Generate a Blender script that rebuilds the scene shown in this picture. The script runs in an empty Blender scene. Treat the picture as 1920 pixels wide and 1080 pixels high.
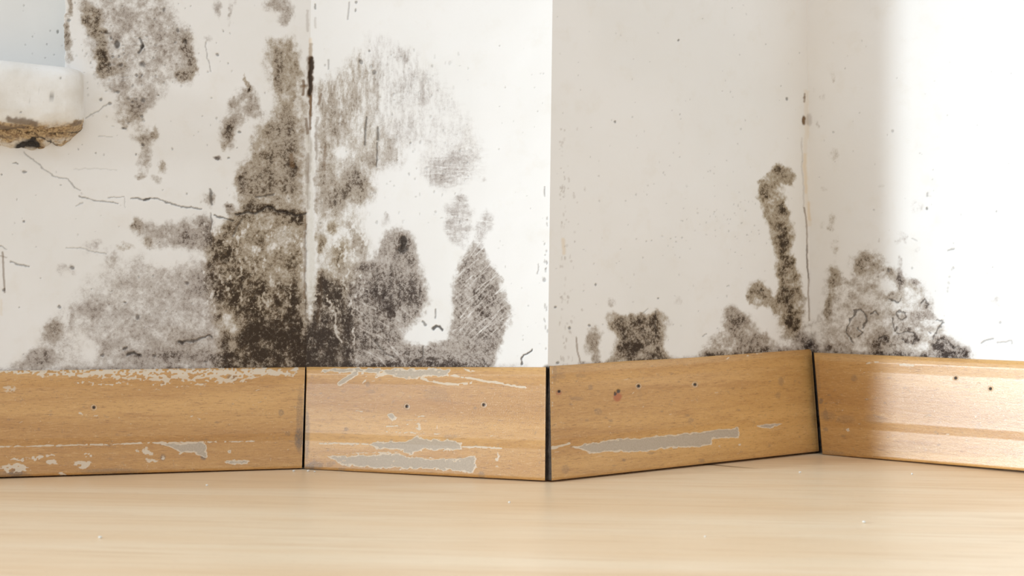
import bpy, bmesh, math
import numpy as np
from mathutils import Vector

scn = bpy.context.scene
C = scn.collection
# ------------------------------------------------------------------ camera
F = 3000.0          # focal length in pixels of a 1920 px wide frame
H = 0.132           # lens height above the floor
YH = 500.0          # row of the horizon
cam_d = bpy.data.cameras.new('camera')
cam_d.sensor_width = 36.0
cam_d.lens = F * 36.0 / 1920.0
cam_d.shift_y = -(540.0 - YH) / 1920.0
cam_d.clip_start = 0.01
cam_d.dof.use_dof = True
cam_d.dof.focus_distance = 1.03
cam_d.dof.aperture_fstop = 15.0
cam = bpy.data.objects.new('camera', cam_d)
cam.location = (0, 0, H)
cam.rotation_euler = (math.pi / 2, 0, 0)
C.objects.link(cam)
scn.camera = cam
# ------------------------------------------------------------------ light
scn.view_settings.view_transform = 'Standard'
scn.view_settings.look = 'None'
scn.view_settings.gamma = 1.0
scn.view_settings.exposure = 0.0
world = bpy.data.worlds.new('world')
scn.world = world
world.use_nodes = True
bg = world.node_tree.nodes['Background']
bg.inputs['Color'].default_value = (0.965, 0.98, 1.0, 1)
bg.inputs['Strength'].default_value = 0.93

def lamp(name, kind, loc, target, energy, color, **kw):
    d = bpy.data.lights.new(name, kind)
    d.energy = energy
    d.color = color
    for k, v in kw.items():
        setattr(d, k, v)
    o = bpy.data.objects.new(name, d)
    o.location = loc
    o.rotation_euler = (Vector(target) - Vector(loc)).to_track_quat('-Z', 'Y').to_euler()
    C.objects.link(o)
    return o

# shaft of daylight that comes in from the left and lands beyond the first corner
tgt = Vector((0.207, 0.596, 0.15))
ldir = Vector((0.944, 0.330, -0.19)).normalized()
lamp('daylight_shaft', 'SPOT', tgt - ldir * 3.0, tgt, 690.0, (0.79, 0.905, 1.0),
     spot_size=2 * math.atan(0.45 / 3.0), spot_blend=0.42, shadow_soft_size=0.33)

# ------------------------------------------------------------------ helpers
def W(px, py, d):
    """point at distance d from the lens plane"""
    return np.array([(px - 960.0) / F * d, d, H - (py - YH) / F * d])

def floor_depth(y):
    return H * F / (y - YH)

def sstep(a, b, x):
    t = np.clip((x - a) / (b - a), 0, 1)
    return t * t * (3 - 2 * t)

def vnoise(x, y, sx, sy, seed):
    r = np.random.RandomState(seed)
    N = 256
    T = r.rand(N, N).astype(np.float32)
    u = x / sx + 1000.37; v = y / sy + 1000.71
    iu = np.floor(u).astype(int); iv = np.floor(v).astype(int)
    fu = u - iu; fv = v - iv
    fu = fu * fu * (3 - 2 * fu); fv = fv * fv * (3 - 2 * fv)
    a = T[iv % N, iu % N]; b = T[iv % N, (iu + 1) % N]
    c = T[(iv + 1) % N, iu % N]; d = T[(iv + 1) % N, (iu + 1) % N]
    return (a * (1 - fu) + b * fu) * (1 - fv) + (c * (1 - fu) + d * fu) * fv

def fbm(x, y, sx, sy, seed, octv=4, gain=0.55):
    s = 0; w = 1; t = 0
    for k in range(octv):
        s = s + w * vnoise(x, y, sx / 2 ** k, sy / 2 ** k, seed + k * 17)
        t += w; w *= gain
    return s / t

def poly_sd(x, y, pts):
    """signed distance, positive inside"""
    P = np.array(pts, float); n = len(P)
    d2 = np.full(x.shape, 1e18); ins = np.zeros(x.shape, bool)
    for i in range(n):
        a = P[i]; b = P[(i + 1) % n]; e = b - a
        wx = x - a[0]; wy = y - a[1]
        t = np.clip((wx * e[0] + wy * e[1]) / (e @ e + 1e-9), 0, 1)
        d2 = np.minimum(d2, (wx - e[0] * t) ** 2 + (wy - e[1] * t) ** 2)
        c = (a[1] > y) != (b[1] > y)
        with np.errstate(divide='ignore', invalid='ignore'):
            xx = (b[0] - a[0]) * (y - a[1]) / (b[1] - a[1] + 1e-12) + a[0]
        ins ^= c & (x < xx)
    d = np.sqrt(d2)
    return np.where(ins, d, -d)

def line_d(x, y, pts):
    d2 = np.full(x.shape, 1e18)
    for i in range(len(pts) - 1):
        a = np.array(pts[i], float); e = np.array(pts[i + 1], float) - a
        wx = x - a[0]; wy = y - a[1]
        t = np.clip((wx * e[0] + wy * e[1]) / (e @ e + 1e-9), 0, 1)
        d2 = np.minimum(d2, (wx - e[0] * t) ** 2 + (wy - e[1] * t) ** 2)
    return np.sqrt(d2)

def acc(A, sel, val):
    A[sel] = 1 - (1 - A[sel]) * (1 - np.clip(val, 0, 1))

class Canvas:
    def __init__(s, x, y, warp=1.0, seed=0):
        s.x = x; s.y = y
        s.wx = x + warp * (14 * (fbm(x, y, 34, 34, 11 + seed) - .5) + 12 * (fbm(x, y, 9, 9, 12 + seed) - .5))
        s.wy = y + warp * (14 * (fbm(x, y, 34, 34, 13 + seed) - .5) + 12 * (fbm(x, y, 9, 9, 14 + seed) - .5))
        z = lambda: np.zeros(x.shape)
        s.D = z(); s.T = z(); s.Tw = z() + 1e-3; s.K = z(); s.P = z(); s.R = z()
    def _sel(s, pts, m):
        p = np.array(pts, float)
        return ((s.x > p[:, 0].min() - m) & (s.x < p[:, 0].max() + m) &
                (s.y > p[:, 1].min() - m) & (s.y < p[:, 1].max() + m))
    def _put(s, sel, v, t):
        acc(s.D, sel, v)
        s.T[sel] += v * t; s.Tw[sel] += v
    def poly(s, pts, d, t=.3, soft=12):
        sel = s._sel(pts, soft + 22)
        sd = poly_sd(s.wx[sel], s.wy[sel], pts)
        s._put(sel, d * sstep(-soft, soft, sd), t)
    def ell(s, cx, cy, rx, ry, d, t=.3, ch='D'):
        sel = s._sel([(cx - rx, cy - ry), (cx + rx, cy + ry)], rx * .7 + ry * .7 + 22)
        X = s.wx if ch == 'D' else s.x + .35 * (s.wx - s.x)
        Y = s.wy if ch == 'D' else s.y + .35 * (s.wy - s.y)
        q = np.hypot((X[sel] - cx) / rx, (Y[sel] - cy) / ry)
        v = d * (1 - sstep(.35, 1.5, q)) if ch == 'D' else d * (1 - sstep(.7, 1.25, q))
        if ch == 'D': s._put(sel, v, t)
        else: acc(getattr(s, ch), sel, v)
    def line(s, pts, w, d, ch='K', wob=.35, soft=None, broken=0.0):
        sel = s._sel(pts, w * 3 + 10)
        X = s.x[sel] + wob * (s.wx - s.x)[sel]; Y = s.y[sel] + wob * (s.wy - s.y)[sel]
        q = line_d(X, Y, pts)
        v = d * (1 - sstep(w * .35, w * 1.15, q))
        if broken:
            v = v * sstep(broken - .2, broken + .15, vnoise(s.x[sel], s.y[sel], 9, 7, 77) * .6 + .4 * vnoise(s.x[sel], s.y[sel], 26, 19, 78))
        acc(getattr(s, ch), sel, v)
    def cut(s, pts, k, soft=10):
        sel = s._sel(pts, soft + 22)
        sd = poly_sd(s.wx[sel], s.wy[sel], pts)
        s.D[sel] *= 1 - k * sstep(-soft, soft, sd)
    def cute(s, cx, cy, rx, ry, k):
        sel = s._sel([(cx - rx, cy - ry), (cx + rx, cy + ry)], rx + ry)
        q = np.hypot((s.wx[sel] - cx) / rx, (s.wy[sel] - cy) / ry)
        s.D[sel] *= 1 - k * (1 - sstep(.4, 1.3, q))

# ------------------------------------------------------------------ node helpers
class NT:
    def __init__(s, name):
        s.m = bpy.data.materials.new(name); s.m.use_nodes = True
        s.t = s.m.node_tree; s.t.nodes.clear()
        s.out = s.t.nodes.new('ShaderNodeOutputMaterial')
        s.b = s.t.nodes.new('ShaderNodeBsdfPrincipled')
        s.t.links.new(s.b.outputs[0], s.out.inputs[0])
        s.tc = s.t.nodes.new('ShaderNodeTexCoord')
    def n(s, kind, **kw):
        nd = s.t.nodes.new(kind)
        for k, v in kw.items(): setattr(nd, k, v)
        return nd
    def l(s, a, b): s.t.links.new(a, b)
    def put(s, sock, v):
        if hasattr(v, 'links') or isinstance(v, bpy.types.NodeSocket): s.l(v, sock)
        elif isinstance(v, (tuple, list)): sock.default_value = (*v, 1) if len(v) == 3 and sock.type == 'RGBA' else v
        else: sock.default_value = v
    def math(s, op, a, b=0.5, clamp=False, c=None):
        nd = s.n('ShaderNodeMath', operation=op, use_clamp=clamp)
        s.put(nd.inputs[0], a); s.put(nd.inputs[1], b)
        if c is not None: s.put(nd.inputs[2], c)
        return nd.outputs[0]
    def mix(s, f, a, b, mode='MIX'):
        nd = s.n('ShaderNodeMix', data_type='RGBA', blend_type=mode)
        s.put(nd.inputs[0], f); s.put(nd.inputs[6], a); s.put(nd.inputs[7], b)
        return nd.outputs[2]
    def noise(s, scale, detail=4, rough=.6, stretch=(1, 1, 1), dist=0):
        mp = s.n('ShaderNodeMapping'); mp.inputs['Scale'].default_value = stretch
        s.l(s.tc.outputs['Object'], mp.inputs[0])
        nz = s.n('ShaderNodeTexNoise'); nz.inputs['Scale'].default_value = scale
        nz.inputs['Detail'].default_value = detail; nz.inputs['Roughness'].default_value = rough
        nz.inputs['Distortion'].default_value = dist
        s.l(mp.outputs[0], nz.inputs[0])
        return nz.outputs[0]
    def rng(s, v, a, b, c=0, d=1):
        nd = s.n('ShaderNodeMapRange'); nd.interpolation_type = 'SMOOTHSTEP'
        s.put(nd.inputs[0], v)
        for i, q in enumerate((a, b, c, d)): nd.inputs[i + 1].default_value = q
        return nd.outputs[0]
    def attr(s, name):
        a = s.n('ShaderNodeAttribute', attribute_name=name)
        sp = s.n('ShaderNodeSeparateColor'); s.l(a.outputs['Color'], sp.inputs[0])
        return sp.outputs[0], sp.outputs[1], sp.outputs[2], a.outputs['Alpha']
    def bump(s, h, strength=.3, dist=.001):
        b = s.n('ShaderNodeBump'); b.inputs['Strength'].default_value = strength
        b.inputs['Distance'].default_value = dist
        s.l(h, b.inputs['Height']); s.l(b.outputs[0], s.b.inputs['Normal'])

def plaster_material():
    """painted plaster; masks: R mould, G brown share, B crack, A peeled tan and painted corner bounce / second: R cool white, G filler, B pit"""
    m = NT('mouldy_plaster')
    M, T, K, P = m.attr('stain_bounce'); CO, SP, RU, _ = m.attr('patina_and_cool')
    big = m.noise(9, 3, .5); mid = m.noise(60, 5, .6); fine = m.noise(900, 4, .7); gr = m.noise(420, 5, .72)
    base = m.mix(m.rng(big, .35, .65), (.80, .79, .765), (.83, .82, .80))
    base = m.mix(m.math('MULTIPLY', m.rng(mid, .52, .75), .22), base, (.72, .67, .58))
    base = m.mix(CO, base, (.80, .81, .80))
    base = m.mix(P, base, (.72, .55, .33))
    # a soft wash of growth, then crisp specks that close up as the growth gets denser
    n1 = m.rng(m.noise(520, 6, .78), .30, .70); n2 = m.rng(m.noise(1700, 4, .8), .30, .70)
    n = m.math('ADD', m.math('MULTIPLY', n1, .6), m.math('MULTIPLY', n2, .4))
    md = m.math('ADD', M, m.math('MULTIPLY', m.math('MULTIPLY', m.math('SUBTRACT', n, .5), .30), m.rng(M, 0, .2)), clamp=True)
    faint = m.mix(T, (.40, .355, .325), (.36, .285, .185))
    c = m.mix(m.math('MULTIPLY', m.rng(md, .0, .52), .90), base, faint)
    deep = m.mix(m.rng(M, .35, 1.0), m.mix(T, (.205, .162, .138), (.200, .135, .066)), m.mix(T, (.040, .028, .024), (.045, .028, .014)))
    dk = m.rng(m.math('ADD', n, m.math('MULTIPLY', M, 1.12)), 1.02, 1.48)
    c = m.mix(m.math('MULTIPLY', dk, m.rng(M, .02, .75, .45, 1.0)), c, deep)
    c = m.mix(SP, c, (.63, .60, .53))
    c = m.mix(RU, c, (.16, .085, .03))
    c = m.mix(K, c, (.022, .014, .009))
    m.l(c, m.b.inputs['Base Color'])
    m.b.inputs['Roughness'].default_value = .72
    m.b.inputs['Specular IOR Level'].default_value = .25
    h = m.math('ADD', m.math('MULTIPLY', mid, .8), m.math('MULTIPLY', fine, .12))
    h = m.math('SUBTRACT', h, m.math('MULTIPLY', K, 1.2))
    h = m.math('SUBTRACT', h, m.math('MULTIPLY', dk, .30))
    m.bump(h, .35, .0009)
    return m.m

def board_material(name, ang):
    """beech veneer skirting; masks: R scrape, G grime, B hole, A rust"""
    m = NT(name)
    S, G, K, R = m.attr('wear')
    u = m.n('ShaderNodeVectorRotate', rotation_type='Z_AXIS'); u.inputs['Angle'].default_value = -ang
    m.l(m.tc.outputs['Object'], u.inputs['Vector'])
    def nz(scale, st, det=5, rough=.6, dist=0):
        mp = m.n('ShaderNodeMapping'); mp.inputs['Scale'].default_value = st
        m.l(u.outputs[0], mp.inputs[0])
        q = m.n('ShaderNodeTexNoise'); q.inputs['Scale'].default_value = scale
        q.inputs['Detail'].default_value = det; q.inputs['Roughness'].default_value = rough
        q.inputs['Distortion'].default_value = dist
        m.l(mp.outputs[0], q.inputs[0]); return q.outputs[0]
    band = nz(22, (.12, 1, 1.5), 4, .55, .6)
    grain = nz(260, (.09, 1, 1), 4, .65, .3)
    pores = nz(1500, (.12, 1, 1.2), 3, .7)
    speck = nz(1100, (1, 1, 1), 4, .75)
    blot = nz(260, (.7, 1, 1), 5, .7)
    c = m.mix(m.rng(band, .3, .72), (.66, .385, .135), (.47, .238, .064))
    c = m.mix(m.math('MULTIPLY', m.rng(grain, .45, .75), .45), c, (.40, .19, .055))
    c = m.mix(m.math('MULTIPLY', m.rng(pores, .54, .72), .62), c, (.21, .095, .03))
    c = m.mix(m.math('MULTIPLY', m.rng(pores, .46, .28), .35), c, (.78, .53, .27))
    c = m.mix(m.math('MULTIPLY', m.rng(speck, .58, .70), .6), c, (.20, .12, .065))
    c = m.mix(m.math('MULTIPLY', m.rng(blot, .60, .72), .40), c, (.27, .19, .12))
    c = m.mix(m.math('MULTIPLY', m.rng(speck, .40, .30), m.rng(blot, .45, .62)), c, (.80, .66, .46))
    gr = m.math('MULTIPLY', G, m.rng(speck, .30, .60, .35, 1.0), clamp=True)
    c = m.mix(gr, c, (.13, .105, .085))
    c = m.mix(m.math('MULTIPLY', m.rng(S, .2, .5), .85), c, (.70, .61, .48))
    core = m.mix(m.rng(speck, .3, .7), (.40, .325, .24), (.50, .42, .325))
    c = m.mix(m.math('MULTIPLY', m.rng(S, .66, .9), .9), c, core)
    c = m.mix(R, c, (.42, .11, .025))
    c = m.mix(K, c, (.012, .008, .006))
    m.l(c, m.b.inputs['Base Color'])
    rr = m.math('ADD', m.math('MULTIPLY', m.rng(speck, .3, .7), .14), .27)
    rr = m.math('ADD', rr, m.math('MULTIPLY', m.rng(S, .2, .5), .4))
    m.l(rr, m.b.inputs['Roughness'])
    h = m.math('ADD', m.math('MULTIPLY', grain, .5), m.math('MULTIPLY', speck, .5))
    h = m.math('SUBTRACT', h, m.math('MULTIPLY', m.rng(S, .2, .5), .6))
    h = m.math('SUBTRACT', h, m.math('MULTIPLY', K, 2.0))
    m.bump(h, .28, .0006)
    m.b.inputs['Coat Weight'].default_value = .55
    m.b.inputs['Coat Roughness'].default_value = .30
    m.l(m.b.inputs['Normal'].links[0].from_socket, m.b.inputs['Coat Normal'])
    return m.m

def floor_material():
    m = NT('pale_laminate')
    u = m.n('ShaderNodeVectorRotate', rotation_type='Z_AXIS'); u.inputs['Angle'].default_value = .12
    m.l(m.tc.outputs['Object'], u.inputs['Vector'])
    def nz(scale, st, det=4, rough=.6, dist=0):
        mp = m.n('ShaderNodeMapping'); mp.inputs['Scale'].default_value = st
        m.l(u.outputs[0], mp.inputs[0])
        q = m.n('ShaderNodeTexNoise'); q.inputs['Scale'].default_value = scale
        q.inputs['Detail'].default_value = det; q.inputs['Roughness'].default_value = rough
        q.inputs['Distortion'].default_value = dist
        m.l(mp.outputs[0], q.inputs[0]); return q.outputs[0]
    band = nz(14, (.18, 1, 1), 4, .5, .5); grain = nz(110, (.08, 1, 1), 5, .65, .3); sp = nz(500, (.3, 1, 1), 3)
    c = m.mix(m.rng(band, .3, .7), (.86, .705, .50), (.78, .575, .36))
    c = m.mix(m.math('MULTIPLY', m.rng(grain, .45, .72), .45), c, (.62, .42, .235))
    c = m.mix(m.math('MULTIPLY', m.rng(sp, .62, .74), .4), c, (.44, .29, .17))
    # joint between two planks
    p0 = W(1318, 870.2, floor_depth(870.2)); p1 = W(1440, 880.6, floor_depth(880.6))
    e = (p1 - p0)[:2]; L = float(np.hypot(*e)); e = e / L
    sx = m.n('ShaderNodeSeparateXYZ'); m.l(m.tc.outputs['Object'], sx.inputs[0])
    dx = m.math('SUBTRACT', sx.outputs[0], float(p0[0])); dy = m.math('SUBTRACT', sx.outputs[1], float(p0[1]))
    al = m.math('ADD', m.math('MULTIPLY', dx, float(e[0])), m.math('MULTIPLY', dy, float(e[1])))
    ac = m.math('ABSOLUTE', m.math('SUBTRACT', m.math('MULTIPLY', dx, float(e[1])), m.math('MULTIPLY', dy, float(e[0]))))
    jt = m.math('MULTIPLY', m.rng(ac, .0035, .0008), m.math('MULTIPLY', m.rng(al, L, L * .35), m.rng(al, -.03, -.01)))
    c = m.mix(m.math('MULTIPLY', jt, .8), c, (.10, .055, .025))
    m.l(c, m.b.inputs['Base Color'])
    m.l(m.rng(grain, .3, .7, .30, .42), m.b.inputs['Roughness'])
    m.bump(m.math('ADD', grain, m.math('MULTIPLY', sp, .3)), .12, .0004)
    return m.m

def simple(name, col, rough=.6, col2=None, scale=300):
    m = NT(name)
    if col2:
        m.l(m.mix(m.rng(m.noise(scale), .35, .65), col, col2), m.b.inputs['Base Color'])
        m.bump(m.noise(scale), .4, .0008)
    else:
        m.b.inputs['Base Color'].default_value = (*col, 1)
    m.b.inputs['Roughness'].default_value = rough
    return m.m

def mesh_obj(name, V, Fc, mat, parent=None, smooth=True):
    me = bpy.data.meshes.new(name)
    me.from_pydata([tuple(v) for v in V], [], [tuple(f) for f in Fc]) if not isinstance(V, np.ndarray) else None
    if isinstance(V, np.ndarray):
        Fq = np.asarray(Fc, dtype=np.int32)
        me.vertices.add(len(V)); me.vertices.foreach_set('co', V.astype(np.float32).ravel())
        me.loops.add(Fq.size); me.loops.foreach_set('vertex_index', Fq.ravel())
        me.polygons.add(len(Fq))
        me.polygons.foreach_set('loop_start', np.arange(0, Fq.size, 4, dtype=np.int32))
        me.update(calc_edges=True)
    if smooth:
        me.polygons.foreach_set('use_smooth', np.ones(len(me.polygons), bool))
    me.materials.append(mat)
    o = bpy.data.objects.new(name, me); C.objects.link(o)
    if parent: o.parent = parent
    return o

def set_attr(o, name, rgba):
    a = o.data.color_attributes.new(name, 'FLOAT_COLOR', 'POINT')
    a.data.foreach_set('color', np.ascontiguousarray(rgba, dtype=np.float32).ravel())

def quads(nr, nc, off=0):
    i = np.arange(nr - 1)[:, None] * nc + np.arange(nc - 1)[None, :]
    return np.stack([i, i + 1, i + 1 + nc, i + nc], -1).reshape(-1, 4) + off

# ------------------------------------------------------------------ plan of the skirting line, measured corner by corner
#        column  row of floor line  row of board top
Lp = (-170, 903.4, 699.1)
A_ = (569, 880.0, 690.5)
O_ = (1028, 905.0, 690.0)
B_ = (1530, 850.5, 657.0)
Rp = (2110, 905.5, 687.0)
TH = 0.009          # how far the boards stand off the plaster

PLASTER = plaster_material()

# ------------------------------------------------------------------ mould and cracks on the plaster
def paint_left(c):      # wall_left and the return wall to the first projecting corner
    p, e, l = c.poly, c.ell, c.line
    # upper left cluster
    p([(150,-20),(300,-20),(335,30),(362,75),(371,120),(350,160),(318,150),(305,185),(270,205),(215,190),(180,130),(155,60)], .30, .25, 14)
    for a in [(172,38,16,26,.55,.95),(184,62,14,14,.5,.95),(190,108,12,30,.6,.95),(160,12,16,10,.25,.6),(352,92,12,34,.38,.5),(362,122,9,22,.35,.6),(345,142,22,12,.42,.7),
              (322,60,10,20,.2,.4),(240,212,25,27,.45,.5),(272,252,24,18,.38,.5),(293,246,7,12,.35,.7),(205,135,12,10,.4,.8),(222,128,18,14,.3,.6),(272,292,13,28,.42,.35),
              (265,331,10,8,.38,.5),(307,315,8,13,.42,.6),(296,335,9,8,.25,.4),(312,90,22,26,.22,.2),(250,30,40,18,.1,.2),(292,60,20,14,.22,.2),
              (258,195,30,20,.2,.3),(240,70,26,50,.12,.2)]: e(*a)
    e(129,30,6,40,.32,.5); e(127,80,9,40,.42,.5); e(131,6,5,14,.3,.5)
    # top middle
    for a in [(520,8,24,15,.42,.3),(534,34,12,14,.36,.3),(545,18,8,16,.3,.3),(405,14,8,16,.2,.1),(411,28,4,10,.2,.3),(432,24,4,22,.22,.1),(440,6,4,12,.15,.1),(388,75,9,8,.2,.1)]: e(*a)
    # small patch beside the centre column
    p([(440,172),(470,160),(484,196),(497,215),(488,224),(462,212),(448,240),(430,280),(415,262),(418,232),(430,195)], .42, .4, 10)
    e(462,150,4,13,.55,.8); e(468,165,3,10,.5,.8); e(431,245,8,17,.4,.7); e(422,270,5,10,.3,.7); e(407,295,6,5,.3,.1)
    # centre column above the crusted belt
    p([(505,78),(545,68),(566,112),(575,200),(576,400),(446,398),(442,335),(470,290),(478,240),(512,222),(516,190),(503,150),(492,112)], .46, .75, 13)
    e(520,130,14,42,.2,.4); e(498,330,52,46,.30,.6); e(548,300,20,70,.3,.5); e(455,345,12,26,.3,.4); e(530,250,30,40,.22,.4)
    c.cute(506,150,9,30,.5); c.cute(560,185,9,40,.45); c.cute(532,180,9,16,.3)
    # crusted belt
    for a in [(470,388,22,9,.5,.7),(500,396,26,10,.55,.7),(535,398,24,10,.6,.7),(555,408,14,12,.6,.7),(455,400,18,10,.5,.6),(432,395,8,12,.4,.4),(425,385,6,6,.4,.4)]: e(*a)
    # dense lower part of the corner
    p([(440,402),(576,398),(578,700),(418,700),(412,640),(404,590),(392,530),(388,470),(408,432)], .60, .85, 14)
    e(505,645,72,52,.85,.6); e(560,630,26,78,.8,.5); e(428,500,34,46,.55,.8); e(412,462,22,28,.35,.7); e(470,560,50,50,.55,.8); e(440,560,30,30,.4,.8)
    e(545,560,40,40,.4,.7); e(420,670,22,30,.5,.4)
    c.cute(522,445,42,30,.42); c.cute(462,470,26,20,.22); c.cute(520,520,26,20,.22)
    c.cute(427,605,18,20,.55); c.cute(440,645,12,10,.3); c.cute(408,640,10,26,.35)
    # streaked patch left of it
    p([(244,424),(262,412),(300,424),(345,414),(380,402),(400,430),(396,466),(350,462),(330,470),(285,462),(262,448)], .42, .22, 11)
    e(258,425,11,14,.4,.7); e(276,455,14,10,.4,.7); e(345,448,26,16,.25,.1); e(384,440,14,34,.32,.25); e(397,374,7,14,.35,.3); e(386,373,5,9,.3,.3); e(424,388,8,9,.35,.3); e(238,462,14,6,.3,.8)
    # grey haze to the lower left
    p([(28,700),(60,668),(92,640),(86,604),(118,580),(140,560),(160,520),(215,488),(262,476),(320,500),(350,480),(392,478),(418,560),(424,700)], .20, .22, 22)
    p([(150,575),(230,520),(330,500),(400,520),(412,640),(400,692),(200,692),(180,640)], .14, .05, 22)
    for a in [(100,620,20,22,.42,.4),(96,640,28,12,.2,.2),(82,668,34,16,.42,.15),(60,685,40,9,.35,.2),(132,600,9,22,.30,.1),(165,582,26,14,.24,.1),(345,655,56,18,.2,.35),(350,630,40,20,.2,.4),(290,672,90,14,.30,.1),
              (230,640,50,30,.12,.1),(175,457,17,10,.24,.0),(185,470,40,14,.1,.0),(135,505,10,9,.22,.1),(115,506,9,12,.18,.0),(212,487,14,12,.2,.3),(360,560,46,60,.14,.1),(385,520,30,40,.2,.1),
              (375,672,60,14,.35,.1),(250,600,60,24,.10,.1)]: e(*a)
    c.cute(305,490,48,14,.6); c.cute(165,655,26,24,.6); c.cute(125,595,7,22,.6); c.cute(200,612,36,12,.25); c.cute(370,480,30,8,.4)
    # right of the corner: upper speckled band
    p([(592,160),(612,140),(640,132),(668,100),(700,120),(712,180),(700,225),(724,250),(740,290),(700,330),(690,370),(640,396),(592,400)], .27, .60, 18)
    e(660,360,42,30,.45,.55); e(620,380,30,22,.45,.5); e(610,330,20,24,.3,.5); e(636,230,22,40,.3,.4); e(620,180,14,34,.2,.4); e(605,250,10,60,.25,.5); e(660,190,20,20,.2,.3); e(666,330,20,20,.3,.3)
    e(730,300,30,22,.2,.2); e(740,270,20,18,.18,.2); e(690,300,14,14,.25,.3)
    c.cute(636,288,14,12,.75); c.cute(690,195,14,20,.5)
    p([(690,60),(750,80),(806,120),(850,180),(892,232),(912,300),(900,330),(860,350),(812,345),(796,318),(785,296),(760,250),(700,240),(676,180)], .13, .0, 24)
    for a in [(758,102,12,16,.24,.0),(765,150,14,26,.14,0),(795,170,10,38,.15,.0),(780,190,12,18,.12,0),(745,170,12,28,.15,0.1),(838,318,42,34,.24,.0),(815,335,18,14,.2,.1),(870,290,30,30,.12,0),(720,140,14,30,.12,.1),(755,245,40,24,.12,.1)]: e(*a)
    # below: olive blotches, then the scoured patch
    for a in [(600,455,11,16,.5,.9),(625,428,9,12,.5,.9),(640,470,15,22,.45,.9),(612,545,26,34,.6,.7),(650,520,20,30,.4,.5),(632,495,14,18,.3,.8),(665,455,12,26,.3,.4),(680,480,12,26,.3,.3),(657,430,10,12,.2,.3)]: e(*a)
    p([(580,560),(600,520),(640,540),(664,580),(668,640),(655,700),(578,700)], .72, .5, 12)
    e(600,645,34,60,.8,.5); e(650,610,24,50,.4,.6)
    p([(590,398),(680,396),(694,470),(655,560),(580,562),(584,470)], .20, .8, 14)
    p([(655,545),(668,500),(700,486),(716,440),(742,428),(770,440),(784,490),(800,530),(806,560),(786,600),(756,618),(762,640),(800,652),(838,632),(846,590),(852,520),(872,480),(885,455),(905,468),(930,510),(958,572),(950,610),(940,650),(915,700),(640,700)], .55, .22, 9)
    for a in [(755,470,26,36,.3,.3),(735,560,44,44,.35,.2),(700,600,50,50,.3,.25),(770,545,20,30,.25,.15),(900,560,36,44,.26,.2),(905,620,34,36,.26,.1),(800,670,90,16,.2,0),(780,682,110,8,.45,.1),(690,650,40,30,.2,.3),(872,500,14,24,.2,.1),(700,530,20,30,.2,.3)]: e(*a)
    c.cute(783,632,24,14,.6); c.cute(748,600,10,24,.35); c.cute(845,655,30,24,.15); c.cute(880,560,10,50,.25)
    # two faint scoured ovals higher up
    p([(840,385),(862,362),(888,390),(884,430),(870,460),(846,458),(832,430)], .30, .0, 9); e(866,372,10,12,.2,.0); e(846,440,14,22,.12,0)
    p([(898,408),(912,392),(928,404),(924,428),(905,442),(890,432)], .30, .0, 8); e(898,455,12,18,.25,.0)
    e(725,412,10,12,.16,.1); e(725,400,5,6,.2,.0); e(908,338,5,6,.2,0)
    # rim of grime along the board
    for x0, x1, d in [(-20,120,.30),(120,420,.45),(420,660,.6),(640,880,.5),(880,990,.22)]:
        sel = (c.x > x0) & (c.x <= x1)
        yb = 697 - (c.x[sel] + 0) * 7 / 570; yb = np.where(c.x[sel] > 570, 690, yb)
        q = yb - c.y[sel]
        acc(c.D, sel, d * (1 - sstep(0, 13, q + 8 * (vnoise(c.x[sel], c.y[sel], 18, 30, 5) - .5))))
    # strip of old filler down the corner
    c.cut([(570,400),(578,395),(592,410),(594,470),(590,540),(582,600),(578,600),(572,560)], .6, 7)
    c.cut([(556,235),(590,230),(586,395),(572,410),(556,330)], .35, 6)
    c.cut([(554,500),(572,470),(572,640),(566,640)], .25, 4)
    c.line([(580,250),(582,420),(584,560)], 8, .55, 'F', .8)
    # dark corner seam
    l([(582,74),(583,100)], 4.5, .40, 'A'); l([(583,84),(583,112)], 4.5, .45, 'R', .4); l([(583,108),(583,150),(582,176)], 7.5, .95, 'R', .5); l([(584,108),(583,145),(582,174)], 5.4, .85, 'K', .5); l([(582,170),(583,215)], 3.6, .75, 'R', .4); l([(581,240),(580,330),(578,390)], 4, .28, 'R', .6); l([(567,240),(564,330),(570,400)], 5, .16, 'R', .7); l([(592,250),(592,400)], 3, .2, 'R', .6); l([(601,420),(598,600)], 6, .12, 'R', .8); l([(583,178),(582,242)], 3, .8, 'R'); l([(574,222),(577,250)], 4, .7, 'R')
    l([(569,152),(569,176)], 3.5, .75, 'R'); l([(575,160),(564,162)], 2.5, .6, 'R'); l([(604,178),(598,196)], 3, .6, 'R'); l([(594,220),(592,300)], 3, .35, 'R'); l([(576,290),(577,340)], 5, .4, 'R')
    l([(572,390),(571,560)], 2.2, .5, 'R'); l([(574,420),(574,500),(573,600)], 1.5, .35, 'K')
    l([(608,275),(608,318)], 3.5, .4, 'R'); l([(545,290),(548,312)], 5, .6, 'R')
    l([(577,20),(577,58)], 3, .25, 'R'); l([(592,35),(592,52)], 3, .22, 'R'); l([(592,8),(592,16)], 2.2, .5, 'K')
    l([(687,220),(684,272)], 2.2, .6, 'K', .2); l([(709,240),(709,262)], 3.2, .55, 'K'); l([(707,268),(706,312)], 1.8, .6, 'K', .2); l([(655,5),(652,36)], 2, .35, 'K', .2); l([(617,112),(616,130)], 2, .35, 'K')
    for a in [(667,6,2.5,3),(667,20,2,3),(677,116,4,4),(702,136,3.5,5),(692,94,2,2)] : e(*a[:4], .5, ch='K')
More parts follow.
